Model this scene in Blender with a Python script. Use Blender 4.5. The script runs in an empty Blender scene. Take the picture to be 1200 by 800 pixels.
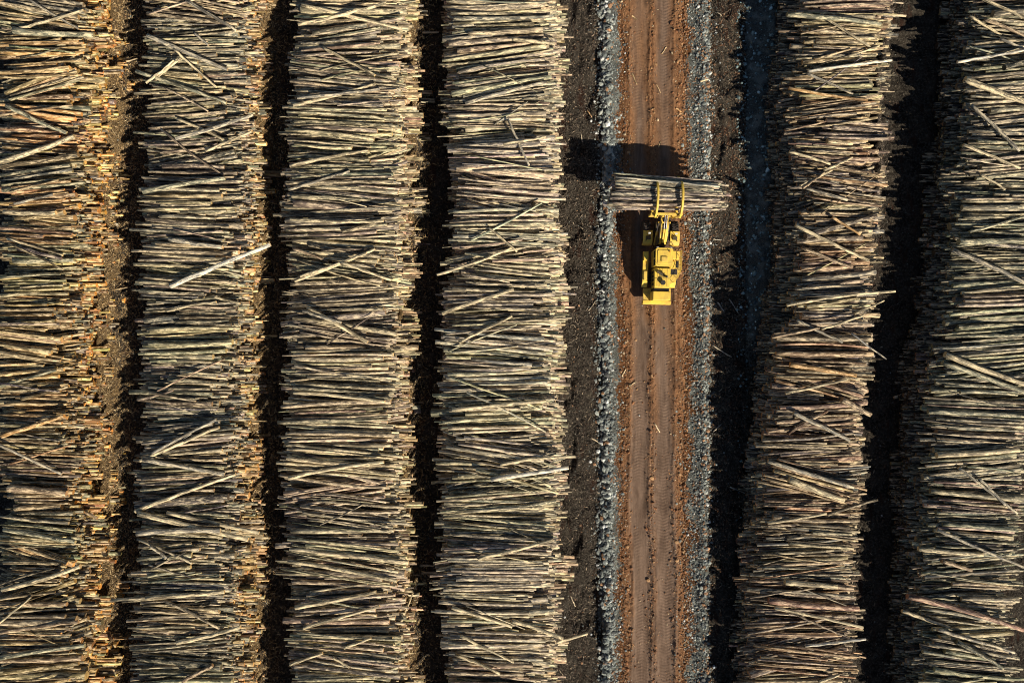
import bpy, math
import numpy as np
from mathutils import Vector, Matrix

rng = np.random.default_rng(7)
CAMH = 81.0
scene = bpy.context.scene
COL = scene.collection
R = math.radians

# ---------------------------------------------------------------- helpers
def P(px, py, h=0.0):
    """photo pixel (1200x800) of a point at height h -> metres on the ground plan"""
    f = (CAMH - h) / CAMH
    return (px - 600) / 10 * f, (400 - py) / 10 * f

def lattice(seed, n=256):
    return np.random.default_rng(seed).random((n, n))

_LAT = {}
def vnoise(x, y, seed=0):
    if seed not in _LAT:
        _LAT[seed] = lattice(seed)
    L = _LAT[seed]
    xi = np.floor(x).astype(int); yi = np.floor(y).astype(int)
    fx = x - xi; fy = y - yi
    fx = fx * fx * (3 - 2 * fx); fy = fy * fy * (3 - 2 * fy)
    a = L[xi % 256, yi % 256]; b = L[(xi + 1) % 256, yi % 256]
    c = L[xi % 256, (yi + 1) % 256]; d = L[(xi + 1) % 256, (yi + 1) % 256]
    return (a * (1 - fx) + b * fx) * (1 - fy) + (c * (1 - fx) + d * fx) * fy

def fbm(x, y, seed=0, octv=4):
    x = np.asarray(x, float); y = np.asarray(y, float)
    s = 0; amp = 0.5; tot = 0
    for k in range(octv):
        s = s + amp * vnoise(x * 2 ** k + 17.3 * k, y * 2 ** k + 5.1 * k, seed + k)
        tot += amp; amp *= 0.5
    return s / tot          # 0..1

def sstep(a, b, x):
    t = np.clip((x - a) / (b - a), 0, 1)
    return t * t * (3 - 2 * t)

def new_mesh(name, verts, quads=None, polys=None, mats=(), mat_index=None, smooth=None, attrs=None, parent=None):
    """verts (N,3); quads (M,k) array or list of such arrays with different k"""
    me = bpy.data.meshes.new(name)
    arrs = quads if isinstance(quads, list) else [quads]
    nl = sum(a.size for a in arrs); npoly = sum(len(a) for a in arrs)
    me.vertices.add(len(verts)); me.vertices.foreach_set('co', np.ascontiguousarray(verts, np.float32).ravel())
    me.loops.add(nl); me.polygons.add(npoly)
    me.loops.foreach_set('vertex_index', np.concatenate([a.ravel() for a in arrs]).astype(np.int32))
    tot = np.concatenate([np.full(len(a), a.shape[1]) for a in arrs]).astype(np.int32)
    st = np.concatenate([[0], np.cumsum(tot)[:-1]]).astype(np.int32)
    me.polygons.foreach_set('loop_start', st)
    if mat_index is not None:
        me.polygons.foreach_set('material_index', np.ascontiguousarray(mat_index, np.int32))
    if smooth is None: smooth = np.zeros(npoly, bool)
    elif smooth is True: smooth = np.ones(npoly, bool)
    me.polygons.foreach_set('use_smooth', smooth)
    for m in mats: me.materials.append(m)
    for an, (ty, data) in (attrs or {}).items():
        a = me.attributes.new(an, ty, 'POINT')
        a.data.foreach_set('color' if ty == 'FLOAT_COLOR' else ('vector' if ty == 'FLOAT_VECTOR' else 'value'),
                           np.ascontiguousarray(data, np.float32).ravel())
    me.update(calc_edges=True)
    o = bpy.data.objects.new(name, me); COL.objects.link(o)
    if parent: o.parent = parent
    return o

def tag(o, label=None, cat=None, group=None, kind=None):
    if label: o['label'] = label
    if cat: o['category'] = cat
    if group: o['group'] = group
    if kind: o['kind'] = kind
    return o

# ---------------------------------------------------------------- materials
def mat(name):
    m = bpy.data.materials.new(name); m.use_nodes = True
    nt = m.node_tree; b = nt.nodes['Principled BSDF']
    return m, nt, b

class NT:
    def __init__(s, nt): s.nt = nt
    def n(s, t, **kw):
        nd = s.nt.nodes.new(t)
        for k, v in kw.items():
            if k.startswith('i_'): nd.inputs[k[2:].replace('_', ' ')].default_value = v
            else: setattr(nd, k, v)
        return nd
    def l(s, a, b): s.nt.links.new(a, b)
    def noise(s, vec, scale, detail=4, rough=.6):
        nd = s.n('ShaderNodeTexNoise'); nd.inputs['Scale'].default_value = scale
        nd.inputs['Detail'].default_value = detail; nd.inputs['Roughness'].default_value = rough
        if vec is not None: s.l(vec, nd.inputs['Vector'])
        return nd.outputs['Fac']
    def ramp(s, fac, stops):
        nd = s.n('ShaderNodeValToRGB'); cr = nd.color_ramp
        while len(cr.elements) < len(stops): cr.elements.new(.5)
        for e, (p, c) in zip(cr.elements, stops):
            e.position = p; e.color = (*c, 1) if isinstance(c, tuple) else (c, c, c, 1)
        s.l(fac, nd.inputs['Fac']); return nd.outputs['Color']
    def mix(s, fac, a, b, mode='MIX'):
        nd = s.n('ShaderNodeMix', data_type='RGBA', blend_type=mode)
        for sock, v in ((nd.inputs['Factor'], fac), (nd.inputs['A'], a), (nd.inputs['B'], b)):
            if isinstance(v, (int, float)): sock.default_value = v
            elif isinstance(v, tuple): sock.default_value = (*v, 1) if len(v) == 3 else v
            else: s.l(v, sock)
        return nd.outputs['Result']
    def mapping(s, vec, scale):
        nd = s.n('ShaderNodeMapping'); nd.inputs['Scale'].default_value = scale
        s.l(vec, nd.inputs['Vector']); return nd.outputs['Vector']
    def bump(s, h, strength, dist, b):
        nd = s.n('ShaderNodeBump'); nd.inputs['Strength'].default_value = strength
        nd.inputs['Distance'].default_value = dist; s.l(h, nd.inputs['Height'])
        s.l(nd.outputs['Normal'], b.inputs['Normal'])
    def attr(s, name, out='Color'):
        nd = s.n('ShaderNodeAttribute'); nd.attribute_name = name; return nd.outputs[out]

def log_material():
    m, nt, b = mat('log_bark'); t = NT(nt)
    c = t.attr('lcol'); v = t.attr('lvec', 'Vector')
    streak = t.noise(t.mapping(v, (.5, 9, 9)), 1.0, 4, .7)
    patch = t.noise(t.mapping(v, (1.1, 4.5, 4.5)), 1.0, 5, .72)
    grime = t.noise(t.mapping(v, (.35, 2.5, 2.5)), 1.0, 3, .6)
    base = t.mix(1.0, c, t.ramp(streak, [(.40, .15), (.59, 1.15)]), 'MULTIPLY')
    pale = t.mix(.55, (.88, .74, .50), t.mix(1.0, c, (1.9, 1.8, 1.55), 'MULTIPLY'))
    base = t.mix(t.ramp(patch, [(.49, 0.0), (.56, .95)]), base, pale)
    base = t.mix(t.ramp(grime, [(.52, 0.0), (.64, .8)]), base, t.mix(1.0, c, (.24, .22, .21), 'MULTIPLY'))
    t.l(base, b.inputs['Base Color']); b.inputs['Roughness'].default_value = .62
    b.inputs['Specular IOR Level'].default_value = .35
    t.bump(streak, .5, .04, b)
    return m

def end_material():
    m, nt, b = mat('log_cut_end'); t = NT(nt)
    c = t.attr('lcol'); v = t.attr('lvec', 'Vector')
    n = t.noise(v, 2.5, 3)
    base = t.mix(.6, t.mix(1.0, c, (1.35, 1.2, 1.0), 'MULTIPLY'), t.mix(1.0, c, (1.9, 1.35, .75), 'MULTIPLY'))
    t.l(t.mix(1.0, base, t.ramp(n, [(.35, .6), (.65, 1.1)]), 'MULTIPLY'), b.inputs['Base Color'])
    b.inputs['Roughness'].default_value = .8
    return m

def simple_mat(name, col, rough=.5, metal=0., dirt=None, dirt_amt=.35, scale=1.2, spec=.5):
    m, nt, b = mat(name); t = NT(nt)
    co = t.n('ShaderNodeTexCoord').outputs['Object']
    n = t.noise(co, scale, 6, .65); n2 = t.noise(t.mapping(co, (3, 1, 1)), scale * 3.1, 4, .7)
    d = dirt or tuple(x * .45 for x in col)
    f = t.ramp(n, [(.45, 0.0), (.72, dirt_amt)])
    c1 = t.mix(f, col, d)
    c1 = t.mix(t.ramp(n2, [(.58, 0.0), (.7, dirt_amt * .8)]), c1, d)
    t.l(c1, b.inputs['Base Color']); b.inputs['Metallic'].default_value = metal
    t.l(t.ramp(n, [(.3, rough), (.7, min(1, rough + .25))]), b.inputs['Roughness'])
    b.inputs['Specular IOR Level'].default_value = spec
    t.bump(n2, .15, .01, b)
    return m

M_LOG = log_material(); M_END = end_material()
M_YEL = simple_mat('loader_yellow_paint', (.88, .61, .085), .42, dirt=(.36, .23, .08), dirt_amt=.55)
M_YEL2 = simple_mat('loader_dusty_deck', (.80, .55, .10), .6, dirt=(.22, .14, .07), dirt_amt=.75, scale=2.0)
M_BLK = simple_mat('black_steel', (.022, .021, .02), .5, dirt=(.07, .05, .035))
M_TYRE = simple_mat('tyre_rubber', (.028, .027, .026), .85, dirt=(.17, .10, .06), dirt_amt=.6, scale=2.5)
M_CHR = simple_mat('cylinder_rod', (.75, .75, .76), .18, metal=1., dirt=(.3, .3, .3), dirt_amt=.15)
M_DRK = simple_mat('greasy_frame', (.10, .075, .035), .6, dirt=(.03, .025, .02), dirt_amt=.7, scale=2.5)
M_LAMP = simple_mat('lamp_lens', (.75, .75, .7), .15)
def glass_mat():
    m, nt, b = mat('tinted_glass')
    b.inputs['Base Color'].default_value = (.02, .03, .035, 1); b.inputs['Roughness'].default_value = .05
    return m
M_GLS = glass_mat()

# ---------------------------------------------------------------- log mesh
def log_arrays(p0, p1, r0, r1, col, seed, S, K, bend=None, jit=.06, g=None):
    """many logs in one go -> verts, side quads, cap polys, attributes"""
    g = g or rng
    N = len(p0); d = p1 - p0; L = np.linalg.norm(d, axis=1); u = d / L[:, None]
    up = np.array([0, 0, 1.0]); a = np.cross(u, up); a /= np.linalg.norm(a, axis=1)[:, None]; b = np.cross(a, u)
    t = np.linspace(0, 1, K + 1)
    th = np.linspace(0, 2 * np.pi, S, endpoint=False)
    ctr = p0[:, None] + d[:, None] * t[None, :, None]
    if bend is None: bend = g.normal(0, .011, (N, 2)) * L[:, None]
    bow = np.sin(np.pi * t)[None, :]
    ctr = ctr + a[:, None] * (bend[:, 0, None] * bow)[..., None] + b[:, None] * (np.abs(bend[:, 1, None]) * .3 * bow)[..., None]
    if K > 3:
        wob = g.normal(0, .022, (N, K + 1, 2)); wob[:, 0] = 0; wob[:, -1] = 0
        ctr = ctr + a[:, None] * wob[..., :1] + b[:, None] * wob[..., 1:] * .5
    rad = (r0[:, None] + (r1 - r0)[:, None] * t[None])[..., None] * (1 + g.normal(0, jit, (N, K + 1, S)))
    cs, sn = np.cos(th), np.sin(th)
    V = ctr[:, :, None] + rad[..., None] * (a[:, None, None] * cs[None, None, :, None] + b[:, None, None] * sn[None, None, :, None])
    lv = np.empty(V.shape)
    lv[..., 0] = (L[:, None] * t[None])[..., None] + seed[:, None, None] * 37.7
    lv[..., 1] = rad * cs[None, None] + seed[:, None, None] * 3.3
    lv[..., 2] = rad * sn[None, None]
    lc = np.ones(V.shape[:3] + (4,)); lc[..., :3] = col[:, None, None]
    base = (np.arange(N) * (K + 1) * S)[:, None, None]
    k = np.arange(K)[None, :, None]; s = np.arange(S)[None, None]
    s2 = (s + 1) % S
    q = np.stack([base + k * S + s, base + k * S + s2, base + (k + 1) * S + s2, base + (k + 1) * S + s], -1).reshape(-1, 4)
    b0 = base[:, 0]; ss = np.arange(S)[None]
    caps = np.concatenate([b0 + ss[:, ::-1], b0 + K * S + ss], 0)
    return V.reshape(-1, 3), q, caps, lc.reshape(-1, 4), lv.reshape(-1, 3)

def build_logs(name, logs, S, K, jit=.06, parent=None, g=None):
    p0 = np.array([l['p0'] for l in logs]); p1 = np.array([l['p1'] for l in logs])
    origin = np.zeros(3)
    if len(logs) == 1:
        origin = (p0[0] + p1[0]) / 2; p0 = p0 - origin; p1 = p1 - origin
    V, q, c, lc, lv = log_arrays(p0, p1, np.array([l['r0'] for l in logs]), np.array([l['r1'] for l in logs]),
                                 np.array([l['col'] for l in logs]), np.array([l['seed'] for l in logs]), S, K, jit=jit, g=g)
    o = new_mesh(name, V, [q, c], mats=(M_LOG, M_END), mat_index=np.r_[np.zeros(len(q)), np.ones(len(c))],
                 smooth=np.r_[np.ones(len(q), bool), np.zeros(len(c), bool)],
                 attrs={'lcol': ('FLOAT_COLOR', lc), 'lvec': ('FLOAT_VECTOR', lv)}, parent=parent)
    o.location = origin
    return o

# ---------------------------------------------------------------- the six rows
# left / right edge of the top, photo pixels at image rows YK
YK = np.array([0, 100, 200, 300, 400, 500, 600, 700, 800])
ROWS = [
 dict(name='leftmost log row', h=7.0, L=[-8, -8, -6, 2, -8, -10, -8, -8, -8], Rt=[102, 99, 94, 91, 89, 90, 92, 92, 92],
      pal=[((.22,.215,.15),3),((.29,.26,.165),3),((.41,.31,.16),3),((.56,.39,.16),2),((.20,.17,.165),1.5),((.48,.28,.10),2.0)],
      low=[((.62,.35,.10),3),((.44,.23,.07),2.5),((.70,.48,.18),2),((.18,.11,.05),1.5)], mound=2.3, moundw=1.9),
 dict(name='second log row from the left', h=7.0, L=[172, 167, 165, 164, 162, 163, 158, 157, 152], Rt=[289, 284, 287, 285, 279, 277, 275, 273, 275],
      pal=[((.22,.23,.18),3),((.32,.28,.20),3),((.44,.37,.24),3),((.54,.43,.27),1.5),((.20,.18,.18),1.5)],
      low=[((.50,.32,.13),3),((.36,.22,.09),2.5),((.6,.45,.22),2),((.14,.11,.07),1.5)], mound=2.1, moundw=1.6),
 dict(name='third log row from the left', h=6.2, L=[345, 338, 334, 336, 337, 334, 331, 334, 336], Rt=[473, 475, 472, 471, 467, 469, 467, 471, 473],
      pal=[((.48,.41,.28),3),((.38,.33,.24),3),((.55,.47,.32),3),((.27,.25,.21),1.5),((.38,.29,.22),1.2)],
      low=[((.46,.34,.2),3),((.4,.3,.18),2)], mound=2.9, moundw=2.0),
 dict(name='log row just left of the road', h=5.6, L=[519, 521, 527, 530, 514, 518, 516, 520, 524], Rt=[652, 651, 650, 652, 651, 655, 652, 649, 651],
      pal=[((.50,.43,.30),3),((.42,.37,.28),3),((.58,.50,.36),3),((.28,.27,.25),1.7),((.42,.33,.24),1)],
      low=[((.46,.36,.24),3),((.4,.32,.22),2)], mound=.45, moundw=2.0),
 dict(name='log row just right of the road', h=4.8, L=[926, 912, 917, 920, 900, 894, 884, 876, 874], Rt=[1048, 1034, 1036, 1028, 1022, 1014, 1009, 1005, 1004],
      pal=[((.40,.29,.18),3),((.50,.37,.22),3),((.30,.23,.18),2),((.27,.26,.25),2),((.44,.24,.13),1.2),((.58,.46,.28),1.2)],
      low=[((.055,.042,.03),3),((.04,.03,.022),3),((.22,.17,.12),.5)], mound=4.3, moundw=3.0),  # low: shade of the left face painted in as near-black log colours
 dict(name='rightmost log row', h=4.9, L=[1134, 1124, 1112, 1108, 1088, 1078, 1072, 1070, 1068], Rt=[1262, 1255, 1248, 1240, 1228, 1214, 1196, 1192, 1190],
      pal=[((.26,.26,.19),3),((.34,.33,.24),3),((.48,.43,.31),2.5),((.30,.20,.16),1.3),((.58,.51,.36),1.2),((.2,.19,.18),1)],
      low=[((.05,.043,.03),3),((.035,.03,.022),3),((.22,.20,.15),.5)], mound=.8, moundw=2.0),  # low logs blackened too, so the shadowed side face reads dark
]
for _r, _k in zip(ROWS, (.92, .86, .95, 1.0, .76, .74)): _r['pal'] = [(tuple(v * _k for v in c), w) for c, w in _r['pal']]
YMAX = 46.0
def edge(row, key, Y):
    """plan X of a row's edge at plan Y"""
    f = (CAMH - row['h']) / CAMH
    py = 400 - np.asarray(Y) / f * 10
    return (np.interp(py, YK, row[key]) - 600) / 10 * f

def dip(row, Y):
    """how far the pile sinks below its full height"""
    return 1.0 * sstep(-14, -30, Y) if row['h'] == 4.8 else 0.0 * Y

def pick(pal, n=1):
    w = np.array([p[1] for p in pal], float); w /= w.sum()
    c = np.array([p[0] for p in pal])[rng.choice(len(pal), n, p=w)]
    c = c * np.where(rng.random((n, 1)) < .36, rng.uniform(.32, .6, (n, 1)), 1.04)
    return np.clip(c * rng.normal(1, .16, (n, 1)) * rng.normal(1, .075, (n, 3)), .02, .75)

def edge_top(row, Y):
    """left edge of the uppermost layers, set back from the lower ones"""
    o = 1.3 * sstep(-10, 4, np.asarray(Y, float)) + .2 if row['h'] == 4.8 else .7 if row['h'] == 4.9 else 0
    return edge(row, 'L', Y) + o

DX, DY = .25, .08
class Pile:
    def __init__(s, row, idx):
        s.row = row; s.idx = idx
        xs = [edge(row, 'L', y) for y in (-YMAX, 0, YMAX)] + [edge(row, 'Rt', y) for y in (-YMAX, 0, YMAX)]
        s.x0 = min(xs) - 5; s.x1 = max(xs) + 5; s.y0 = -YMAX - 3; s.y1 = YMAX + 3
        s.nx = int((s.x1 - s.x0) / DX); s.ny = int((s.y1 - s.y0) / DY)
        s.H = np.zeros((s.nx, s.ny), np.float32); s.I = -np.ones((s.nx, s.ny), np.int32)
        s.logs = []
    def fit(s, xa, ya, xb, yb, r0, r1, maxslope=.12):
        L = math.hypot(xb - xa, yb - ya); n = max(6, int(L / DX))
        t = np.linspace(0, 1, n)
        x = xa + (xb - xa) * t; y = ya + (yb - ya) * t; r = r0 + (r1 - r0) * t
        ix = np.clip(((x - s.x0) / DX).astype(int), 0, s.nx - 1)
        m = int(max(r0, r1) / DY) + 1
        off = np.arange(-m, m + 1)
        cy = (y - s.y0) / DY
        iy = np.clip(cy.astype(int)[:, None] + off[None], 0, s.ny - 1)
        d = (iy + .5 - cy[:, None]) * DY
        prof = np.sqrt(np.maximum(r[:, None] ** 2 - d ** 2, 0)); inside = np.abs(d) < r[:, None]
        c = np.where(inside, s.H[ix[:, None], iy] + prof * .93, -9).max(1)
        h = n // 2
        tl, tr = t[:h, None], t[None, h:]; cl, cr = c[:h, None], c[None, h:]
        val = (cl * (tr - .5) + cr * (.5 - tl)) / (tr - tl)
        k = int(val.argmax()); i, j = divmod(k, val.shape[1]); j += h
        slope = (c[j] - c[i]) / (t[j] - t[i])
        mx = maxslope * L
        if abs(slope) > mx:
            slope = math.copysign(mx, slope); mid = float((c - slope * (t - .5)).max())
        else: mid = float(val.max())
        mid -= .02
        return mid, slope, (t, ix, iy, prof, inside)
    def commit(s, xa, ya, xb, yb, r0, r1, col, res, **kw):
        mid, slope, (t, ix, iy, prof, inside) = res
        z = mid + slope * (t - .5)
        top = np.where(inside, z[:, None] + prof, -9)
        cur = s.H[ix[:, None], iy]; up = top > cur
        I = len(s.logs)
        X = np.broadcast_to(ix[:, None], iy.shape)[up]; Yy = iy[up]
        s.H[X, Yy] = top[up]; s.I[X, Yy] = I
        s.logs.append(dict(p0=(xa, ya, mid - slope * .5), p1=(xb, yb, mid + slope * .5), r0=r0, r1=r1, col=col,
                           seed=rng.random() * 50, row=s.idx, **kw))

def rad():
    r = float(np.clip(rng.lognormal(math.log(.115), .40), .06, .36))
    return r

PILES = []; LOW = []
for i, row in enumerate(ROWS):
    pl = Pile(row, i); PILES.append(pl)
    zt = row['h'] - 1.9
    # the body of the pile: layer on layer
    nl = int(zt / .34)
    for k in range(nl):
        z = .2 + k * .34; y = -YMAX + rng.random() * .3
        shift = rng.normal(0, .12)
        f = 1 - k / max(1, row['h'] / .34)
        while y < YMAX:
            n = rng.integers(3, 12); bs = rng.normal(0, .5); be = rng.normal(0, .95); ang = rng.normal(0, .02)
            for _ in range(n):
                r = rad() * 1.12
                if z > row['h'] - 1.9 - float(dip(row, y)): y += 2 * r; continue
                xl = float(edge(row, 'L', y)) + shift + bs + abs(rng.normal(0, .45)) + .1 + f * .35
                xr = float(edge(row, 'Rt', y)) + shift + be + rng.normal(0, .35) - (1.0 if i < 2 else .7) + f * .15
                dz = rng.normal(0, .03); a = (xr - xl) * (ang + rng.normal(0, .004))
                flip = rng.random() < .5
                rr = (r * 1.05, r * .85) if flip else (r * .85, r * 1.05)
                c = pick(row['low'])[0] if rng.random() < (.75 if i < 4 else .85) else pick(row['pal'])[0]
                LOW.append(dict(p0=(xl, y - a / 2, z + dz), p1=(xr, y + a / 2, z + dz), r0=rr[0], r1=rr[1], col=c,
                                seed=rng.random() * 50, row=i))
                y += 2 * r * .93
                if y > YMAX: break
    Xg = pl.x0 + (np.arange(pl.nx) + .5) * DX; Yg = pl.y0 + (np.arange(pl.ny) + .5) * DY
    eL = edge(row, 'L', Yg); eR = edge(row, 'Rt', Yg)
    ins = (Xg[:, None] > eL[None]) & (Xg[:, None] < eR[None]) & (np.abs(Yg)[None] < YMAX)
    pl.H[ins] = np.broadcast_to(.2 + (nl - 1) * .34 + .17 - dip(row, Yg)[None], ins.shape)[ins]
    # bundles dropped on top by the loader, lowest place first
    und = (fbm(Yg * .10, Yg * 0 + i * 9.1, 40 + i, 3) - .5) * 1.5 - dip(row, Yg)
    eL2 = edge_top(row, Yg); inner = (Xg[:, None] > eL2[None] + 2) & (Xg[:, None] < eR[None] - 2)
    cnt = np.maximum(inner.sum(0), 1)
    ker = np.ones(30) / 30
    lim = 0
    while lim < 900:
        lim += 1
        prof = (pl.H * inner).sum(0) / cnt - und
        sm = np.convolve(prof, ker, 'same')
        v = np.abs(Yg) < YMAX - 1
        sm = np.where(v, sm + rng.normal(0, .15, len(sm)), 99)
        j = int(sm.argmin())
        if sm[j] > row['h'] - .30: break
        yc = Yg[j]; n = int(rng.integers(7, 18))
        big = rng.random()
        ang = rng.normal(0, .055) if big < .68 else rng.normal(0, .15)
        W = float(edge(row, 'Rt', yc) - edge_top(row, yc))
        sh = rng.normal(0, .38); bl = rng.normal(0, .5) - 1.0
        side = rng.choice([-1, 0, 1], p=[.25, .55, .2]); cut = rng.choice([0, 1.0, 2.2, 3.6])
        colb = pick(row['pal'])[0]
        for m in range(n):
            r = rad() * (1.15 if rng.random() < .1 else 1)
            best = None
            Lg = max(5.5, W + bl + rng.normal(0, .5) - (cut if side else 0))
            if rng.random() < .25: Lg *= rng.uniform(.5, .92)
            for _ in range(4):
                yy = yc + (rng.random() - .5) * n * .26
                aa = ang + rng.normal(0, .013)
                xc = float(edge_top(row, yy) + edge(row, 'Rt', yy)) / 2 + sh + rng.normal(0, .42) + side * cut * .5
                dx = math.cos(aa) * Lg / 2; dy = math.sin(aa) * Lg / 2
                if rng.random() < .5: a_, b_ = r * 1.18, r * .78
                else: a_, b_ = r * .78, r * 1.18
                res = pl.fit(xc - dx, yy - dy, xc + dx, yy + dy, a_, b_)
                sc_ = res[0] - np.interp(yy, Yg, und)
                if best is None or sc_ < best[0]: best = (sc_, (xc - dx, yy - dy, xc + dx, yy + dy, a_, b_), res)
            c = pick(row['pal'])[0] * .55 + colb * .45
            pl.commit(*best[1], c, best[2])
# strays thrown across the tops at random
for i, pl in enumerate(PILES):
    row = ROWS[i]
    for _ in range(26):
        yy = rng.uniform(-42, 42); W = float(edge(row, 'Rt', yy) - edge(row, 'L', yy))
        Lg = rng.uniform(4, W * .8); aa = rng.normal(0, .26)
        xc = float(edge(row, 'L', yy)) + W / 2 + rng.normal(0, 1) * (W - Lg) * .3
        dx = math.cos(aa) * Lg / 2; dy = math.sin(aa) * Lg / 2; r = rad() * .85
        q = (xc - dx, yy - dy, xc + dx, yy + dy, r * 1.15, r * .75)
        pl.commit(*q, pick(row['pal'])[0], pl.fit(*q))

# logs that can be told apart in the photo: row, x0, y0, x1, y1, width px, tone
CR, WH, GR, GN, OR, BR, RD = (.58,.49,.32), (.74,.70,.60), (.36,.33,.27), (.31,.31,.22), (.58,.34,.13), (.36,.26,.17), (.40,.22,.16)
TR = [
 (0,35,0,88,31,2.6,GR),(0,12,33,100,14,3,CR),(0,0,190,88,160,5.5,CR),(0,10,280,72,299,2.8,CR),(0,18,239,62,228,2.6,GR),(0,0,511,78,487,5,OR),
 (0,0,519,70,556,3.2,GR),(0,0,729,35,700,2.2,CR),(0,0,692,98,661,5,CR),(0,0,770,98,757,5,GN),(0,0,741,92,728,4,BR),(0,8,572,72,580,7,BR),
 (0,3,248,68,250,5,CR),(0,15,36,104,37,6.5,GN),(0,10,125,76,155,4.5,GN),(0,0,622,90,634,4.5,GN),
 (1,160,84,265,121,4,GN),(1,175,44,265,80,4.5,GR),(1,205,59,252,101,2.5,CR),(1,185,90,213,69,2.6,CR),(1,172,98,205,72,2.5,CR),(1,218,0,278,37,3.2,GR),
 (1,228,39,245,54,2.8,GR),(1,207,139,270,168,3,CR),(1,208,164,295,133,4,GR),(1,240,176,296,155,3,CR),(1,197,335,318,287,5,WH),(1,195,364,255,354,2.8,CR),
 (1,250,347,282,356,2.8,CR),(1,163,540,258,500,3.6,CR),(1,178,531,255,491,3.2,GR),(1,170,537,262,556,5,GR),(1,160,598,275,556,4,CR),
 (1,165,600,288,634,5.5,CR),(1,195,601,300,627,4.4,CR),(1,175,640,195,655,3,GR),(1,208,752,285,731,4.4,CR),(1,213,799,250,778,4.4,BR),(1,162,624,258,622,6,GR),
 (1,170,226,262,208,5,GN),(1,198,280,262,290,5,GR),(1,172,700,262,694,5,CR),
 (2,345,125,440,98,3.6,CR),(2,350,117,445,104,3,GR),(2,355,8,470,31,4,CR),(2,378,55,440,90,3,CR),(2,340,195,432,177,3.8,CR),(2,338,222,410,201,3,GR),
 (2,345,329,440,292,3.6,CR),(2,352,324,430,297,3,CR),(2,360,361,430,401,4.6,CR),(2,355,364,400,378,3.2,GR),(2,345,292,384,306,3,BR),(2,400,308,458,328,3.2,CR),
 (2,340,257,450,259,3.6,CR),(2,355,736,445,710,3.8,CR),(2,347,710,440,695,4.6,CR),(2,403,759,435,747,3,CR),(2,390,770,410,781,2.8,CR),(2,340,778,378,765,3.4,CR),
 (2,343,460,452,470,4,CR),(2,338,560,450,541,4,CR),(2,350,30,452,2,3.4,CR),
 (3,512,322,600,290,3,CR),(3,573,267,606,295,2.6,CR),(3,518,367,602,339,4.4,CR),(3,538,401,600,370,3.2,CR),(3,530,710,600,735,4,CR),(3,540,743,602,777,3,CR),
 (3,533,768,586,788,3.4,CR),(3,595,139,620,195,2.6,GR),(3,575,562,666,547,5,WH),(3,586,545,674,534,3.6,CR),(3,652,752,689,743,3.4,CR),(3,600,728,660,748,4.4,CR),
 (3,590,170,640,160,3,CR),(3,600,46,650,54,4,CR),(3,545,120,640,98,4,GR),(3,530,480,640,470,4,CR),(3,560,655,648,632,4,CR),
 (4,945,87,1000,110,2.8,GR),(4,960,18,1022,55,2.6,CR),(4,947,84,1045,71,3.2,WH),(4,995,65,1030,54,2.4,CR),(4,926,102,1015,119,3.4,OR),(4,925,178,972,193,3.2,CR),
 (4,965,200,1000,184,2.8,CR),(4,937,218,976,199,2.8,CR),(4,940,221,966,202,2.6,BR),(4,945,220,992,235,3.4,GR),(4,930,265,1020,305,3.6,CR),(4,975,255,1008,275,3,OR),
 (4,940,290,996,313,3.8,BR),(4,920,358,1051,341,3.4,CR),(4,1000,368,1037,352,2.2,CR),(4,935,375,986,401,3.2,GR),(4,905,395,962,384,3,BR),(4,960,386,1012,369,2.6,CR),
 (4,925,427,1004,440,5.2,OR),(4,922,461,992,444,3.4,CR),(4,928,483,997,516,4.4,GR),(4,924,561,989,586,6.5,CR),(4,900,540,1000,571,4.4,GR),(4,985,468,1021,486,6.2,BR),
 (4,900,613,966,600,3.4,CR),(4,908,712,1010,734,4,CR),(4,945,758,1013,747,2.8,WH),(4,960,799,983,790,3,CR),(4,902,705,1008,714,7,RD),(4,920,682,982,688,6,CR),
 (4,920,20,1035,26,5,GN),
 (5,1150,-4,1204,26,3,CR),(5,1135,20,1172,42,3.2,CR),(5,1158,20,1206,44,3.6,BR),(5,1173,45,1206,62,3,GR),(5,1140,122,1192,178,4,GR),(5,1125,71,1206,59,3.2,WH),
 (5,1128,170,1196,197,3.4,CR),(5,1119,292,1206,336,5,GR),(5,1149,204,1178,222,2.8,CR),(5,1135,272,1206,252,3,GN),(5,1130,343,1206,337,3.2,CR),(5,1108,415,1206,452,6,CR),
 (5,1106,425,1206,462,5.4,GN),(5,1125,548,1191,601,3.2,GR),(5,1148,560,1176,591,2.8,GR),(5,1100,621,1196,663,3.2,GR),(5,1103,657,1139,668,4.4,BR),(5,1066,700,1196,736,6,RD),
 (5,1095,735,1192,766,3.6,GR),(5,1058,716,1112,734,4,CR),(5,1132,92,1206,120,6.5,CR),(5,1120,284,1206,281,6.5,GN),(5,1097,533,1196,528,6,CR),(5,1077,643,1150,649,5,CR),
]
for (ri, xa, ya, xb, yb, w, c) in TR:
    pl = PILES[ri]; row = ROWS[ri]; h = row['h'] + .2
    r = w / 20 * .93
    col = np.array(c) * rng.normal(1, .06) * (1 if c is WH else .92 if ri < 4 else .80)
    for _ in range(2):
        X0, Y0 = P(xa, ya, h); X1, Y1 = P(xb, yb, h)
        res = pl.fit(X0, Y0, X1, Y1, r * 1.12, r * .88, maxslope=.1); h = res[0]
    pl.commit(X0, Y0, X1, Y1, r * 1.12, r * .88, col, res, traced=True)

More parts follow.
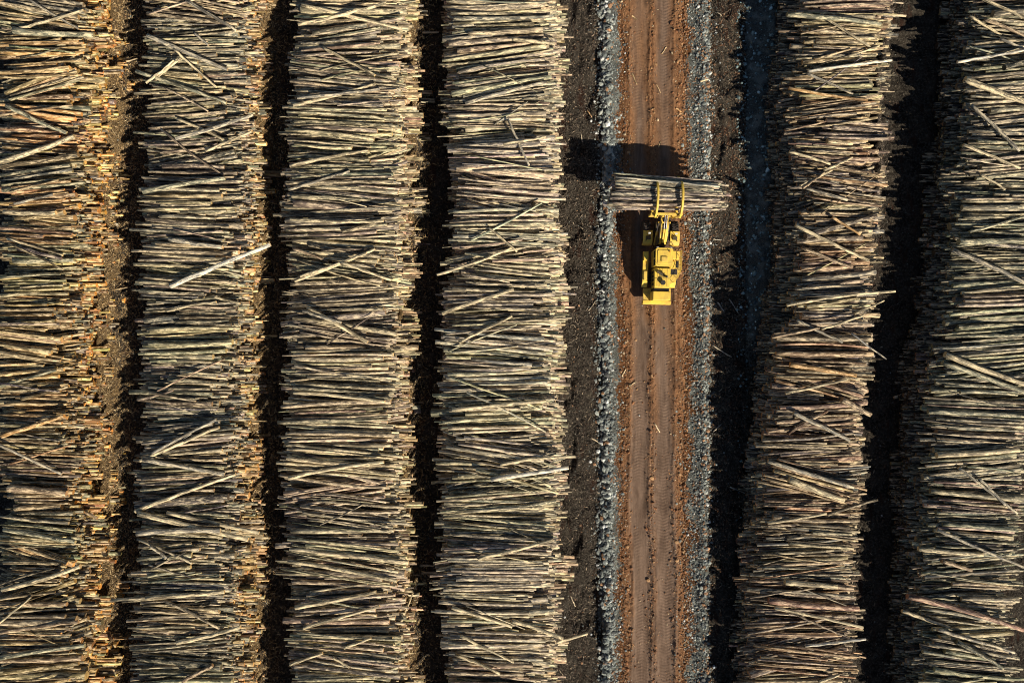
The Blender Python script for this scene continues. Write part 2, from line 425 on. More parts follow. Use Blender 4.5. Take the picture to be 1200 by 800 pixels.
# which logs show largest from above
NSHOW = 243
vis = []
for i, pl in enumerate(PILES):
    Xg = pl.x0 + (np.arange(pl.nx) + .5) * DX; Yg = pl.y0 + (np.arange(pl.ny) + .5) * DY
    sc = CAMH / (CAMH - ROWS[i]['h'])
    inf = (np.abs(Xg * sc) < 60)[:, None] & (np.abs(Yg * sc) < 40)[None]
    ids = pl.I[inf]; ids = ids[ids >= 0]
    cnts = np.bincount(ids, minlength=len(pl.logs))
    for j, l in enumerate(pl.logs):
        l['vis'] = int(cnts[j]) * DX * DY * sc * sc
        vis.append(l)
vis.sort(key=lambda l: -(l['vis'] + (1000 if l.get('traced') else 0)))
TOP = [l for l in vis[:NSHOW]]
REST = [l for l in vis[NSHOW:]]
print('logs dropped', len(vis), 'low', len(LOW), 'smallest individual', TOP[-1]['vis'])

# ---------------------------------------------------------------- labels for the individual logs
def tone(c):
    c = np.array(c); m = c.max(); s = (c.max() - c.min()) / m
    if m > .66: return 'whitish'
    if c[1] >= c[0] * .98: return 'green-grey'
    if s < .22: return 'grey' if m > .24 else 'dark grey'
    if c[0] / c[1] > 1.45: return 'orange-brown' if m > .42 else 'reddish-brown'
    if m > .50: return 'cream'
    if m > .36: return 'tan'
    return 'brown'
def describe(l):
    a = np.array(l['p0']); b = np.array(l['p1']); s = math.degrees(math.atan2(b[1] - a[1], b[0] - a[0]))
    L = np.linalg.norm(b - a); r = (l['r0'] + l['r1']) / 2
    size = ('thick ' if r > .235 else 'slim ' if r < .15 else '') + ('short ' if L < 6 else '')
    tilt = 'lying level across' if abs(s) < 2.2 else ('slightly ' if abs(s) < 7 else 'steeply ' if abs(s) > 20 else '') + ('rising' if s > 0 else 'falling') + ' rightward on'
    z = (a[2] + b[2]) / 2; f = CAMH / (CAMH - z)
    py = 400 - (a[1] + b[1]) / 2 * f * 10
    band = ['at the top edge', 'below the top edge', 'a quarter down', 'a third down', 'above mid-height', 'below mid-height',
            'two-thirds down', 'three-quarters down', 'above the bottom edge', 'at the bottom edge'][int(np.clip(py / 80, 0, 9))]
    short = {0: 'leftmost row', 1: 'second row from left', 2: 'third row from left', 3: 'row left of road', 4: 'row right of road', 5: 'rightmost row'}[l['row']]
    return f"{size}{tone(l['col'])} log {tilt} {short}, {band}", py
bag = {}
for l in TOP:
    d, py = describe(l); bag.setdefault(d, []).append((py, l))
ORD = ['upper', 'second', 'third', 'fourth', 'fifth', 'sixth', 'seventh', 'eighth', 'ninth', 'tenth']
for d, lst in bag.items():
    lst.sort(key=lambda t: t[0])
    for k, (_, l) in enumerate(lst):
        if len(lst) == 1: l['label'] = d
        elif len(lst) == 2: l['label'] = ('upper ' if k == 0 else 'lower ') + d
        else: l['label'] = ('uppermost ' if k == 0 else 'lowest ' if k == len(lst) - 1 else ORD[min(k, 9)] + ' highest ') + d
for l in TOP:
    o = build_logs('log', [l], 12, 9, jit=.045)
    tag(o, l['label'], 'log', 'logs on top of the ' + ROWS[l['row']]['name'])

# everything below and between, past counting: one object
o1 = build_logs('stacked_logs', REST, 8, 4)
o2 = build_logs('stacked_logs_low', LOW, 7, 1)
with bpy.context.temp_override(active_object=o1, selected_editable_objects=[o1, o2], selected_objects=[o1, o2], object=o1):
    bpy.ops.object.join()
tag(o1, 'thousands of further logs stacked crosswise in six long rows', 'logs', kind='stuff')

# ---------------------------------------------------------------- ground
def road_edges(Y):
    """plan X of the dirt road's left and right edge"""
    xl = 12.95 + .55 * (fbm(Y * .12, Y * 0, 5, 3) - .5) * 2 + .5 * (fbm(Y * .8, Y * 0 + 3, 6, 3) - .5)
    xr = 20.35 + .5 * (fbm(Y * .12, Y * 0 + 9, 7, 3) - .5) * 2 + .5 * (fbm(Y * .8, Y * 0 + 5, 8, 3) - .5)
    return xl, xr

def ground_h(X, Y):
    X = np.asarray(X, float); Y = np.asarray(Y, float)
    z = (fbm(X * .35, Y * .35, 11, 4) - .5) * .5 + (fbm(X * 1.5, Y * 1.5, 12, 4) - .5) * .42
    for row in ROWS:
        xr = edge(row, 'Rt', Y); u = X - (xr - .8)
        hh = row['mound'] * (.55 + .9 * fbm(Y * .16, Y * 0 + row['h'] * 3.1, 21, 3))
        if row['h'] == 4.8: hh = hh * (.30 + .70 * sstep(6, 20, Y))
        w = row['moundw'] * (.7 + .6 * fbm(Y * .22, Y * 0 + row['h'] * 7, 23, 3))
        m = np.clip(1 - np.abs(u - .2) / w, 0, 1) ** 1.1 * (u > -3.5)
        m = m * (.62 + .76 * fbm(X * 1.1, Y * 1.1, 25, 5))
        z = z + hh * m
        xl = edge(row, 'L', Y); v = xl - X
        z = z + .35 * np.clip(1 - np.abs(v) / 1.4, 0, 1) * fbm(X, Y, 27, 3)
    rl, rr = road_edges(Y)
    # gravel berms on both sides of the road
    z = z * (1 - .8 * sstep(9.8, 11.5, X) * (1 - sstep(22.0, 23.5, X)))
    z = z - .55 * sstep(.50, .66, fbm(X * .55, Y * .22, 13, 4)) * (X > 5) * (X < 10.6) - .5 * sstep(.52, .66, fbm(X * .55, Y * .25, 14, 4)) * (X > 23.2) * (X < 28)
    z = z + .55 * np.exp(-((X - 11.4) / .75) ** 2) * (.6 + .8 * fbm(X, Y * .5, 31, 3))
    z = z + .40 * np.exp(-((X - 22.3) / .7) ** 2) * (.6 + .8 * fbm(X, Y * .5, 32, 3))
    # the bank falls away beyond the verge on the right
    z = z - .5 * sstep(24, 27, X) * (1 - sstep(29, 33, X)) * (X < 40)
    return z

def axis(lo, hi, step, far):
    core = np.arange(lo, hi + step / 2, step)
    g = []; s = step
    v = hi
    while v < far:
        s *= 1.5; v += s; g.append(v)
    g = np.array(g)
    return np.concatenate([(lo + hi) - g[::-1], core, g])
gx = axis(-58, 62, .2, 420); gy = axis(-44, 44, .2, 400)
GX, GY = np.meshgrid(gx, gy, indexing='ij')
GZ = ground_h(GX, np.clip(GY, -60, 60))
far = np.maximum(np.abs(GX) - 62, np.abs(GY) - 50); GZ = np.where(far > 0, GZ * np.exp(-far / 15), GZ)
RL, RR = road_edges(GY)
onroad = sstep(-.1, .35, GX - RL) * sstep(-.1, .35, RR - GX)
GZ = GZ * (1 - onroad) - .25 * onroad
nx, ny = GX.shape
ii = np.arange(nx * ny).reshape(nx, ny)
GQ = np.stack([ii[:-1, :-1], ii[1:, :-1], ii[1:, 1:], ii[:-1, 1:]], -1).reshape(-1, 4)
# material zones: R gravel, G orange dirt, B bark mulch (tan) ; nothing = dark mud, toned down further as gap shade
wob = (fbm(GX * .5, GY * .5, 51, 4) - .5)
gl = sstep(10.0, 10.9, GX + wob * 1.6) * (1 - sstep(12.9, 13.3, GX + wob * 1.2))
gr = sstep(20.3, 21.0, GX + wob * 2.6) * (1 - sstep(22.5, 23.4, GX + wob * 1.6))
ditch = .75 * sstep(27.0, 28.0, GX + wob) * (1 - sstep(30.5, 32, GX + wob)) * sstep(-12, 5, GY)
orange = sstep(11.9, 13.2, GX + wob * 3) * (1 - sstep(20.3, 21.6, GX + wob * 3))
zone = np.ones((nx, ny, 4)); zone[..., 0] = np.clip(gl + gr + ditch, 0, 1); zone[..., 1] = orange
mul = np.zeros_like(GX)
for row, amt in zip(ROWS, (1.0, .8, .75, .0, .25, 0)):
    u = GX - edge(row, 'Rt', GY)
    mul += amt * sstep(-2, -.8, u) * (1 - sstep(.1, 1.3, u + wob * 1.6))
zone[..., 2] = np.clip(mul, 0, 1)

def ground_material():
    m, nt, b = mat('yard_ground'); t = NT(nt)
    co = t.n('ShaderNodeTexCoord').outputs['Object']
    z = t.n('ShaderNodeSeparateColor'); t.l(t.attr('zone'), z.inputs[0])
    n1 = t.noise(co, .6, 6, .65); n2 = t.noise(co, 4.5, 5, .7); n3 = t.noise(co, 14, 3, .7)
    mud = t.mix(t.ramp(n1, [(.4, 0.0), (.62, 1.0)]), (.014, .011, .009), (.070, .058, .045))  # mud colour lowered to paint deeper shade into the gaps between rows
    mud = t.mix(t.ramp(n2, [(.48, 0.0), (.66, .85)]), mud, (.20, .175, .138))
    n5 = t.noise(t.mapping(co, (1, .25, 1)), .9, 5, .65)
    mud = t.mix(t.ramp(n5, [(.56, 0.0), (.64, .7)]), mud, (.060, .024, .014))
    mulch = t.mix(t.ramp(n1, [(.35, 0.0), (.62, 1.0)]), (.20, .135, .065), (.33, .225, .11))
    mulch = t.mix(t.ramp(n2, [(.45, .0), (.58, .8)]), mulch, (.12, .082, .042))
    mulch = t.mix(t.ramp(n3, [(.56, .0), (.66, .8)]), mulch, (.42, .30, .15))
    grav = t.mix(t.ramp(n3, [(.4, 0.0), (.6, 1.0)]), (.055, .058, .053), (.24, .25, .225))
    grav = t.mix(t.ramp(n1, [(.50, 0.0), (.62, .8)]), grav, (.33, .36, .33))
    dirt = t.mix(t.ramp(n2, [(.38, 0.0), (.62, 1.0)]), (.11, .045, .018), (.25, .115, .048))
    def soft(fac): # break the border up with noise
        mm = t.n('ShaderNodeMath', operation='ADD'); t.l(fac, mm.inputs[0])
        s2 = t.n('ShaderNodeMath', operation='MULTIPLY_ADD'); t.l(n2, s2.inputs[0]); s2.inputs[1].default_value = 1.4; s2.inputs[2].default_value = -.7
        t.l(s2.outputs[0], mm.inputs[1]); return t.ramp(mm.outputs[0], [(.38, 0.0), (.62, 1.0)])
    c = t.mix(soft(z.outputs[2]), mud, mulch)
    c = t.mix(soft(z.outputs[0]), c, grav)
    c = t.mix(soft(z.outputs[1]), c, dirt)
    t.l(c, b.inputs['Base Color']); b.inputs['Roughness'].default_value = .95; b.inputs['Specular IOR Level'].default_value = .15
    fib = t.noise(t.mapping(co, (3, 9, 3)), 1.6, 5, .75)
    hh = t.n('ShaderNodeMath', operation='ADD'); t.l(n3, hh.inputs[0]); t.l(fib, hh.inputs[1])
    t.bump(hh.outputs[0], 1.0, .26, b)
    return m
g_ob = new_mesh('ground', np.stack([GX, GY, GZ], -1).reshape(-1, 3), GQ, mats=(ground_material(),), smooth=True,
                attrs={'zone': ('FLOAT_COLOR', zone.reshape(-1, 4))})
tag(g_ob, 'dark muddy yard ground strewn with bark mulch', kind='structure')

# ---------------------------------------------------------------- road
def track_c(Y):
    w = (fbm(Y * .06, Y * 0 + 2, 61, 3) - .5) * 1.5
    return 14.95 + w, 17.75 + w * .8
def road_h(X, Y):
    xl, xr = road_edges(Y); c1, c2 = track_c(Y)
    z = .06 + (fbm(X * .9, Y * .5, 71, 4) - .5) * .26 + (fbm(X * 3.2, Y * 2.2, 72, 3) - .5) * .16
    t1 = np.exp(-((X - c1 + .5 * (fbm(X * .6, Y * .35, 78, 3) - .5)) / .88) ** 4); t2 = np.exp(-((X - c2 + .5 * (fbm(X * .6, Y * .35, 79, 3) - .5)) / .88) ** 4)
    z = z * (1 - .86 * np.maximum(t1, t2)) - .10 * (t1 + t2)
    # squeezed-up ridges beside the ruts
    for cc in (c1, c2):
        for s in (-1.2, 1.2):
            z = z + .13 * np.exp(-((X - cc - s + .2 * (fbm(Y * .3, Y * 0 + s, 73, 2) - .5)) / .16) ** 2) * (.2 + 1.3 * fbm(X * 2, Y * .7, 74, 3))
    # tread prints
    for cc, tt, sgn in ((c1, t1, 1), (c2, t2, -1)):
        u = (X - cc); ph = Y / .36 + sgn * np.abs(u) * 1.1
        fade = sstep(.42, .6, fbm(X * .4, Y * .09, 75, 2) + .22 * sstep(0, -30, Y))
        z = z + .026 * np.sin(2 * np.pi * ph + 2 * fbm(X * 2, Y * .6, 76, 2)) * tt * fade * (np.abs(u) < .75) * (.3 + 1.2 * fbm(X * .9, Y * .5, 77, 3))
    e = np.minimum(X - xl, xr - X)
    return z * sstep(0, .6, e) - .35 * (1 - sstep(-.25, .25, e))
rx = np.arange(12.0, 21.4, .09); ry = np.concatenate([np.arange(-90, -44, 2.0), np.arange(-44, 44, .09), np.arange(44, 90, 2.0)])
RX, RY = np.meshgrid(rx, ry, indexing='ij'); RZ = road_h(RX, RY)
XL, XR = road_edges(RY)
c1, c2 = track_c(RY)
tm = np.maximum(np.exp(-((RX - c1 + 1.0 * (fbm(RX, RY * .3, 81, 3) - .5)) / 1.0) ** 2), np.exp(-((RX - c2 + 1.0 * (fbm(RX, RY * .3, 84, 3) - .5)) / 1.05) ** 2))
tm = tm * (.15 + 1.25 * fbm(RX * .6, RY * .12, 82, 3)) * (.70 + .75 * sstep(18, -25, RY)) + .25 * sstep(5, -35, RY) * sstep(.3, 1.2, np.minimum(RX - XL, XR - RX))
zr = np.ones(RX.shape + (4,)); zr[..., 0] = np.clip(tm, 0, 1); zr[..., 1] = 1 - sstep(.2, 1.6, np.minimum(RX - XL, XR - RX)); zr[..., 2] = 0
nx, ny = RX.shape; ii = np.arange(nx * ny).reshape(nx, ny)
RQ = np.stack([ii[:-1, :-1], ii[1:, :-1], ii[1:, 1:], ii[:-1, 1:]], -1).reshape(-1, 4)
def road_material():
    m, nt, b = mat('red_dirt_road'); t = NT(nt)
    co = t.n('ShaderNodeTexCoord').outputs['Object']
    z = t.n('ShaderNodeSeparateColor'); t.l(t.attr('zone'), z.inputs[0])
    lon = t.noise(t.mapping(co, (1.5, .12, 1)), 1.6, 6, .7); n2 = t.noise(co, 3.5, 6, .7); n3 = t.noise(co, 16, 3, .7)
    dirt = t.mix(t.ramp(n2, [(.35, 0.0), (.62, 1.0)]), (.135, .062, .028), (.30, .150, .070))
    dirt = t.mix(t.ramp(lon, [(.45, 0.0), (.62, .7)]), dirt, (.31, .165, .08))
    dirt = t.mix(t.ramp(n3, [(.6, 0.0), (.7, .5)]), dirt, (.42, .27, .14))
    trk = t.mix(t.ramp(lon, [(.35, 0.0), (.62, 1.0)]), (.13, .088, .064), (.245, .170, .125))
    trk = t.mix(t.ramp(n3, [(.45, .0), (.7, .35)]), trk, (.17, .085, .040))
    n6 = t.noise(t.mapping(co, (1, .35, 1)), .55, 5, .7)
    c = t.mix(t.ramp(z.outputs[0], [(.12, 0.0), (.62, .95)]), dirt, trk)
    c = t.mix(t.ramp(n6, [(.50, 0.0), (.64, .55)]), c, (.075, .045, .030))
    t.l(c, b.inputs['Base Color']); b.inputs['Roughness'].default_value = .9; b.inputs['Specular IOR Level'].default_value = .2
    t.bump(n3, .9, .09, b)
    return m
rd = new_mesh('road', np.stack([RX, RY, RZ], -1).reshape(-1, 3), RQ, mats=(road_material(),), smooth=True,
              attrs={'zone': ('FLOAT_COLOR', zr.reshape(-1, 4))})
tag(rd, 'rust coloured dirt haul road with two grey wheel tracks', kind='structure')

def surf_h(X, Y):
    xl, xr = road_edges(Y); on = (X > xl + .1) & (X < xr - .1)
    return np.where(on, road_h(X, Y), ground_h(X, Y))

# ---------------------------------------------------------------- scattered small stuff
ICO = np.array([(0,0,1),(.894,0,.447),(.276,.851,.447),(-.724,.526,.447),(-.724,-.526,.447),(.276,-.851,.447),
                (.724,.526,-.447),(-.276,.851,-.447),(-.894,0,-.447),(-.276,-.851,-.447),(.724,-.526,-.447),(0,0,-1)])
ICOF = np.array([(0,1,2),(0,2,3),(0,3,4),(0,4,5),(0,5,1),(1,6,2),(2,7,3),(3,8,4),(4,9,5),(5,10,1),(6,7,2),(7,8,3),(8,9,4),(9,10,5),(10,6,1),
                 (11,7,6),(11,8,7),(11,9,8),(11,10,9),(11,6,10)])
def attr_mat(name, rough=.8, bumps=.3):
    m, nt, b = mat(name); t = NT(nt); c = t.attr('lcol')
    co = t.n('ShaderNodeTexCoord').outputs['Object']; n = t.noise(co, 9, 4, .7)
    t.l(t.mix(1.0, c, t.ramp(n, [(.35, .7), (.65, 1.15)]), 'MULTIPLY'), b.inputs['Base Color'])
    b.inputs['Roughness'].default_value = rough; t.bump(n, bumps, .03, b)
    return m
M_STONE = attr_mat('gravel_stone', .7); M_CHIP = attr_mat('bark_chip', .85)

def stones(name, X, Y, S, C, sink=.40):
    N = len(X); Z = surf_h(X, Y)
    sc = S[:, None] * rng.uniform(.6, 1.25, (N, 3)) * np.array([1, 1, .75])
    V = ICO[None] * (1 + rng.normal(0, .16, (N, 12, 1)))
    V = V * sc[:, None]
    a = rng.random(N) * 6.28; c, s = np.cos(a), np.sin(a)
    x = V[..., 0] * c[:, None] - V[..., 1] * s[:, None]; y = V[..., 0] * s[:, None] + V[..., 1] * c[:, None]
    V = np.stack([x + X[:, None], y + Y[:, None], V[..., 2] + (Z + S * sink)[:, None]], -1)
    F = (ICOF[None] + (np.arange(N) * 12)[:, None, None]).reshape(-1, 3)
    lc = np.ones((N, 12, 4)); lc[..., :3] = C[:, None]
    return new_mesh(name, V.reshape(-1, 3), F, mats=(M_STONE,), attrs={'lcol': ('FLOAT_COLOR', lc.reshape(-1, 4))})

def clodcol(n):
    return np.array([(.32,.14,.055),(.21,.09,.035),(.42,.24,.11),(.10,.05,.024),(.58,.45,.28)])[rng.choice(5, n, p=[.36,.28,.18,.12,.06])] * rng.normal(1, .12, (n, 1))
def stonecol(n, warm=0.):
    base = np.array([(.17,.195,.19),(.27,.30,.28),(.40,.43,.39),(.08,.085,.085),(.70,.72,.69)])[rng.choice(5, n, p=[.30,.27,.17,.20,.06])]
    w = (rng.random(n) < warm)[:, None]
    base = np.where(w, np.array([.34,.19,.10])[None] * rng.uniform(.6, 1.3, (n, 1)), base)
    return base * rng.normal(1, .2, (n, 1))
nA, nB = 9000, 9500
Y1 = rng.uniform(-44, 44, nA); wv = (fbm(Y1 * .12, Y1 * 0, 91, 3) - .5) * 1.4
X1 = 11.2 + wv * .6 + rng.normal(0, .72, nA) + .9 * (rng.random(nA) < .28)
big1 = np.exp(-((X1 - 10.9 - wv * .6) / .7) ** 2)
S1 = np.clip(rng.lognormal(math.log(.055), .5, nA) * (1 + 1.9 * big1), .025, .34)
Y2 = rng.uniform(-44, 44, nB); X2 = 22.0 - .4 * sstep(0, -35, Y2) + (fbm(Y2 * .12, Y2 * 0, 92, 3) - .5) * 1.0 + rng.normal(0, .95, nB)
S2 = np.clip(rng.lognormal(math.log(.066), .40, nB) * (1 + .9 * np.exp(-((X2 - 22.8) / .5) ** 2)), .03, .27)
nC = 3000; X3 = rng.uniform(26.5, 31.5, nC); Y3 = rng.uniform(-44, 44, nC); k3 = rng.random(nC) < (.1 + .75 * sstep(-8, 5, Y3)); X3, Y3 = X3[k3], Y3[k3]
S3 = np.clip(rng.lognormal(math.log(.10), .45, len(X3)), .05, .3)
nD = 3200; X4 = rng.uniform(6.5, 26, nD); Y4 = rng.uniform(-44, 44, nD); S4 = np.clip(rng.lognormal(math.log(.045), .45, nD), .02, .14)
_l, _r = road_edges(Y4); k4 = ~((X4 > _l + 1.4) & (X4 < _r - 1.4)) | (rng.random(nD) < .12); X4, Y4, S4 = X4[k4], Y4[k4], S4[k4]
nE = 2500; X5 = rng.choice([-45, -28.3, -11, 43.5], nE) + rng.normal(0, 1.6, nE); Y5 = rng.uniform(-44, 44, nE); S5 = np.clip(rng.lognormal(math.log(.05), .4, nE), .02, .15)
nF = 9500; Y6 = rng.uniform(-44, 44, nF); l6, r6 = road_edges(Y6); u6 = rng.random(nF)
X6 = np.where(u6 < .42, l6 + rng.normal(.1, .5, nF), np.where(u6 < .88, r6 - np.abs(rng.normal(0, .95, nF)) + .5, 16.35 + rng.normal(0, .33, nF)))
S6 = np.clip(rng.lognormal(math.log(.055), .5, nF), .02, .22)
cl = stones('dirt_clods', X6, Y6, S6, clodcol(nF)); tag(cl, 'rust coloured dirt clods crumbled along the road shoulders and crown', 'dirt clods', kind='stuff')
st = stones('gravel', np.r_[X1, X2, X3, X4, X5], np.r_[Y1, Y2, Y3, Y4, Y5], np.r_[S1, S2, S3, S4, S5],
            np.r_[stonecol(nA, .06), stonecol(nB, .22), stonecol(len(X3), 0) * np.array([.8, 1.05, 1.15]), stonecol(len(X4), .6), stonecol(nE, .5) * .7])
tag(st, 'blue-grey crushed stone heaped along both road edges', 'gravel', kind='stuff')

OCT = np.array([(-1,0,0),(1,0,0),(0,-1,0),(0,1,0),(0,0,-1),(0,0,1)])
OCTF = np.array([(0,2,5),(2,1,5),(1,3,5),(3,0,5),(2,0,4),(1,2,4),(3,1,4),(0,3,4)])
def chips(name, X, Y, Ln, W, C, lift=.09, stand=.3):
    N = len(X); Z = surf_h(X, Y) + lift
    V = OCT[None] * np.stack([Ln / 2, W / 2, W / 2 * .6], -1)[:, None]
    V = V + rng.normal(0, 1, (N, 6, 3)) * (W * .12)[:, None, None]
    a = rng.random(N) * 6.28; p = rng.normal(0, stand, N)
    cp, sp = np.cos(p)[:, None], np.sin(p)[:, None]
    x = V[..., 0] * cp - V[..., 2] * sp; z = V[..., 0] * sp + V[..., 2] * cp; y = V[..., 1]
    c, s = np.cos(a)[:, None], np.sin(a)[:, None]
    V = np.stack([x * c - y * s + X[:, None], x * s + y * c + Y[:, None], z + Z[:, None]], -1)
    F = (OCTF[None] + (np.arange(N) * 6)[:, None, None]).reshape(-1, 3)
    lc = np.ones((N, 6, 4)); lc[..., :3] = C[:, None]
    return new_mesh(name, V.reshape(-1, 3), F, mats=(M_CHIP,), attrs={'lcol': ('FLOAT_COLOR', lc.reshape(-1, 4))})
CX, CY, CL, CW, CC = [], [], [], [], []
def add(X, Y, L, W, pal, p):
    n = len(X); CX.append(X); CY.append(Y); CL.append(L); CW.append(W)
    CC.append(np.array(pal)[rng.choice(len(pal), n, p=p)] * rng.normal(1, .18, (n, 1)))
for row, n, pal, p in zip(ROWS, (24000, 15000, 13000, 11000, 9000, 900),
        ([(.36,.24,.11),(.17,.115,.06),(.62,.48,.27),(.06,.04,.025)],) * 3 + ([(.15,.12,.09),(.08,.06,.045),(.50,.40,.28),(.04,.03,.02)],) * 3,
        ([.36,.28,.16,.2],) * 3 + ([.36,.32,.07,.25],) * 3):
    Y = rng.uniform(-44, 44, n); X = edge(row, 'Rt', Y) - .4 + np.abs(rng.normal(0, 1.7 if row['mound'] > 1 else 2.6, n))
    if row is ROWS[3]: X = edge(row, 'Rt', Y) + rng.uniform(0, 5.2, n)
    add(X, Y, rng.lognormal(math.log(.30), .5, n), rng.uniform(.035, .10, n), pal, p)
n = 7000; Y = rng.uniform(-44, 44, n); X = rng.uniform(23.0, 27.5, n)
add(X, Y, rng.lognormal(math.log(.25), .5, n), rng.uniform(.03, .09, n), [(.19,.145,.10),(.10,.075,.05),(.48,.38,.25),(.25,.12,.06)], [.36,.32,.1,.22])
n = 6000; Y = rng.uniform(-44, 44, n); sd = rng.random(n) < .5
l_, r_ = road_edges(Y); X = np.where(sd, l_ + np.abs(rng.normal(0, .9, n)) - .4, r_ - np.abs(rng.normal(0, 1.1, n)) + .5)
k = rng.random(n) < .16; X = np.where(k, 16.35 + rng.normal(0, .35, n), X)
add(X, Y, rng.lognormal(math.log(.15), .5, n), rng.uniform(.03, .09, n), [(.42,.20,.08),(.28,.13,.055),(.62,.46,.26),(.12,.07,.04)], [.42,.3,.12,.16])
ch = chips('bark_debris', *[np.concatenate(a) for a in (CX, CY, CL, CW, CC)])
tag(ch, 'brown bark flakes and splinters littering the ground beside the stacks', 'debris', kind='stuff')

# ---------------------------------------------------------------- single sticks and rocks one can pick out
STICKS = [  # x0,y0,x1,y1,width px,colour, words
 (475,716,492,676,2.6,(.5,.42,.28),'pale crooked branch lying across mulch beside the third log row'),
 (741,17,747,22,1.5,(.62,.45,.22),'yellowish splinter near left wheel track at the top of the road'),
 (776,62,782,54,1.4,(.6,.45,.25),'small tan splinter on the road crown near the top edge'),
 (770,98,775,108,1.3,(.55,.38,.2),'thin brown splinter between wheel tracks above the shadow'),
 (741,85,747,98,1.4,(.7,.52,.28),'orange-cream splinter on the left road shoulder above the shadow'),
 (792,126,799,131,2.0,(.62,.36,.15),'orange wood scrap on right road shoulder'),
 (767,496,774,507,1.5,(.75,.62,.42),'cream stick lying between wheel tracks below the loader'),
 (669,700,675,714,1.7,(.6,.52,.4),'pale stick on dark debris left of the road near the bottom'),
 (737,452,746,447,1.6,(.62,.5,.3),'cream wood scrap on left road shoulder below loader'),
 (729,441,734,432,1.6,(.7,.55,.34),'yellow wood scrap at left road edge below loader'),
 (836,404,858,418,1.2,(.5,.46,.4),'long thin pale stick lying towards shadow right of road'),
 (836,506,846,497,1.3,(.5,.46,.4),'thin pale stick in shadow right of road at mid-height'),
 (858,572,878,580,1.4,(.4,.37,.33),'grey stick in deep shade right of road'),
 (690,364,699,352,1.5,(.6,.52,.4),'grey branch leaning on gravel left of loader rear'),
 (842,11,847,16,1.6,(.75,.68,.55),'bleached chip on brown bank at top right of road'),
 (820,96,829,94,2.0,(.72,.58,.36),'cream wood chip on right gravel verge near the top'),
 (843,354,851,365,1.8,(.6,.56,.5),'grey stick on dark bank right of the loader'),
 (857,350,868,367,1.2,(.45,.42,.38),'thin stick in shade right of the loader'),
 (660,300,667,296,1.6,(.5,.4,.3),'short brown stick at foot of the row left of road'),
 (693,513,701,518,1.6,(.66,.55,.4),'pale stick on debris beside the left gravel verge'),
 (680,155,683,166,1.4,(.6,.52,.42),'thin pale stick on debris above the load shadow'),
 (689,127,694,136,1.5,(.66,.42,.2),'orange stick on dark debris near the top left of road'),
 (772,172,775,165,1.3,(.6,.45,.25),'tiny tan splinter just above the load shadow'),
 (800,640,807,625,2.0,(.28,.17,.1),'dark muddy branch on right road shoulder near bottom'),
 (836,280,846,281,1.4,(.75,.7,.6),'white stick on the dark bank right of the loader'),
 (495,38,514,37,3.4,(.45,.38,.27),'stub of log fallen into the gap before the fourth row, near the top'),
 (492,662,509,663,3.2,(.45,.38,.27),'upper of two pale stubs in the gap left of the fourth row'),
 (494,671,524,670,3.4,(.50,.42,.30),'lower of two pale stubs in the gap left of the fourth row'),
 (1048,466,1066,459,3.4,(.5,.42,.3),'grey log piece fallen in the shaded gap before the rightmost row'),
 (148,74,160,68,2.2,(.5,.4,.26),'pale stub poking from mulch between first and second rows'),
 (140,340,152,337,1.8,(.5,.38,.22),'tan stick on mulch between first and second rows'),
]
for (xa, ya, xb, yb, w, c, lab) in STICKS:
    X0, Y0 = P(xa, ya, .3); X1_, Y1_ = P(xb, yb, .3); r = w / 20
    t = np.linspace(0, 1, 9); H = surf_h(X0 + (X1_ - X0) * t, Y0 + (Y1_ - Y0) * t)
    L = math.hypot(X1_ - X0, Y1_ - Y0); sl = float(np.clip((H[-1] - H[0]), -.35 * L, .35 * L)); z0 = float((H - sl * t).max()) + r * .6
    o = build_logs('broken_stick', [dict(p0=(X0, Y0, z0), p1=(X1_, Y1_, z0 + sl), r0=r, r1=r * .6, col=np.array(c), seed=rng.random() * 50)], 8, 6, jit=.12)
    tag(o, lab, 'stick', 'broken sticks lying about')
ROCKS = [(697,118,2.4,'white rock on dark debris left of road near the top'),(693,141,2.3,'white rock just above the load shadow left of road'),
 (699,155,2.6,'pale rock at gravel edge touching the load shadow'),(662,724,2.2,'lone white rock on debris beside row left of road, near bottom'),
 (831,141,2.6,'white rock on right gravel verge above the load'),(833,158,2.8,'large pale rock on right verge level with load shadow'),
 (827,183,2.4,'round pale rock on right verge beside right end of load'),(838,783,3.0,'bluish-white rock at right verge near the bottom edge'),
 (693,745,2.3,'pale rock beside the stray log end at lower left verge'),(692,541,2.6,'white rock on left verge below mid-height'),
 (832,612,2.3,'white rock on right verge in lower half'),(652,651,2.2,'blue-grey rock at foot of row left of road')]
for (x, y, d, lab) in ROCKS:
    X, Y = P(x, y, .3); r = d / 20 * 1.35
    V = ICO.copy()
    # one subdivision for a rounder, chipped rock
    ed = {}; Vl = [v for v in V]; F = []
    def mid(a, b):
        k = (min(a, b), max(a, b))
        if k not in ed: v = (Vl[a] + Vl[b]) / 2; ed[k] = len(Vl); Vl.append(v / np.linalg.norm(v))
        return ed[k]
    for a, b, c in ICOF:
        ab, bc, ca = mid(a, b), mid(b, c), mid(c, a); F += [(a, ab, ca), (b, bc, ab), (c, ca, bc), (ab, bc, ca)]
    V = np.array(Vl); V = V * (1 + rng.normal(0, .09, (len(V), 1))) * np.array([r * rng.uniform(.9, 1.2), r * rng.uniform(.8, 1.1), r * .75])
    lc = np.ones((len(V), 4)); lc[:, :3] = (.70, .71, .69) if 'blu' not in lab else (.50, .58, .64)
    o = new_mesh('rock', V, np.array(F), mats=(M_STONE,), attrs={'lcol': ('FLOAT_COLOR', lc)})
    o.location = (X, Y, float(surf_h(np.array([X]), np.array([Y]))[0]) + r * .35)
    tag(o, lab, 'rock', 'large rocks beside the road')

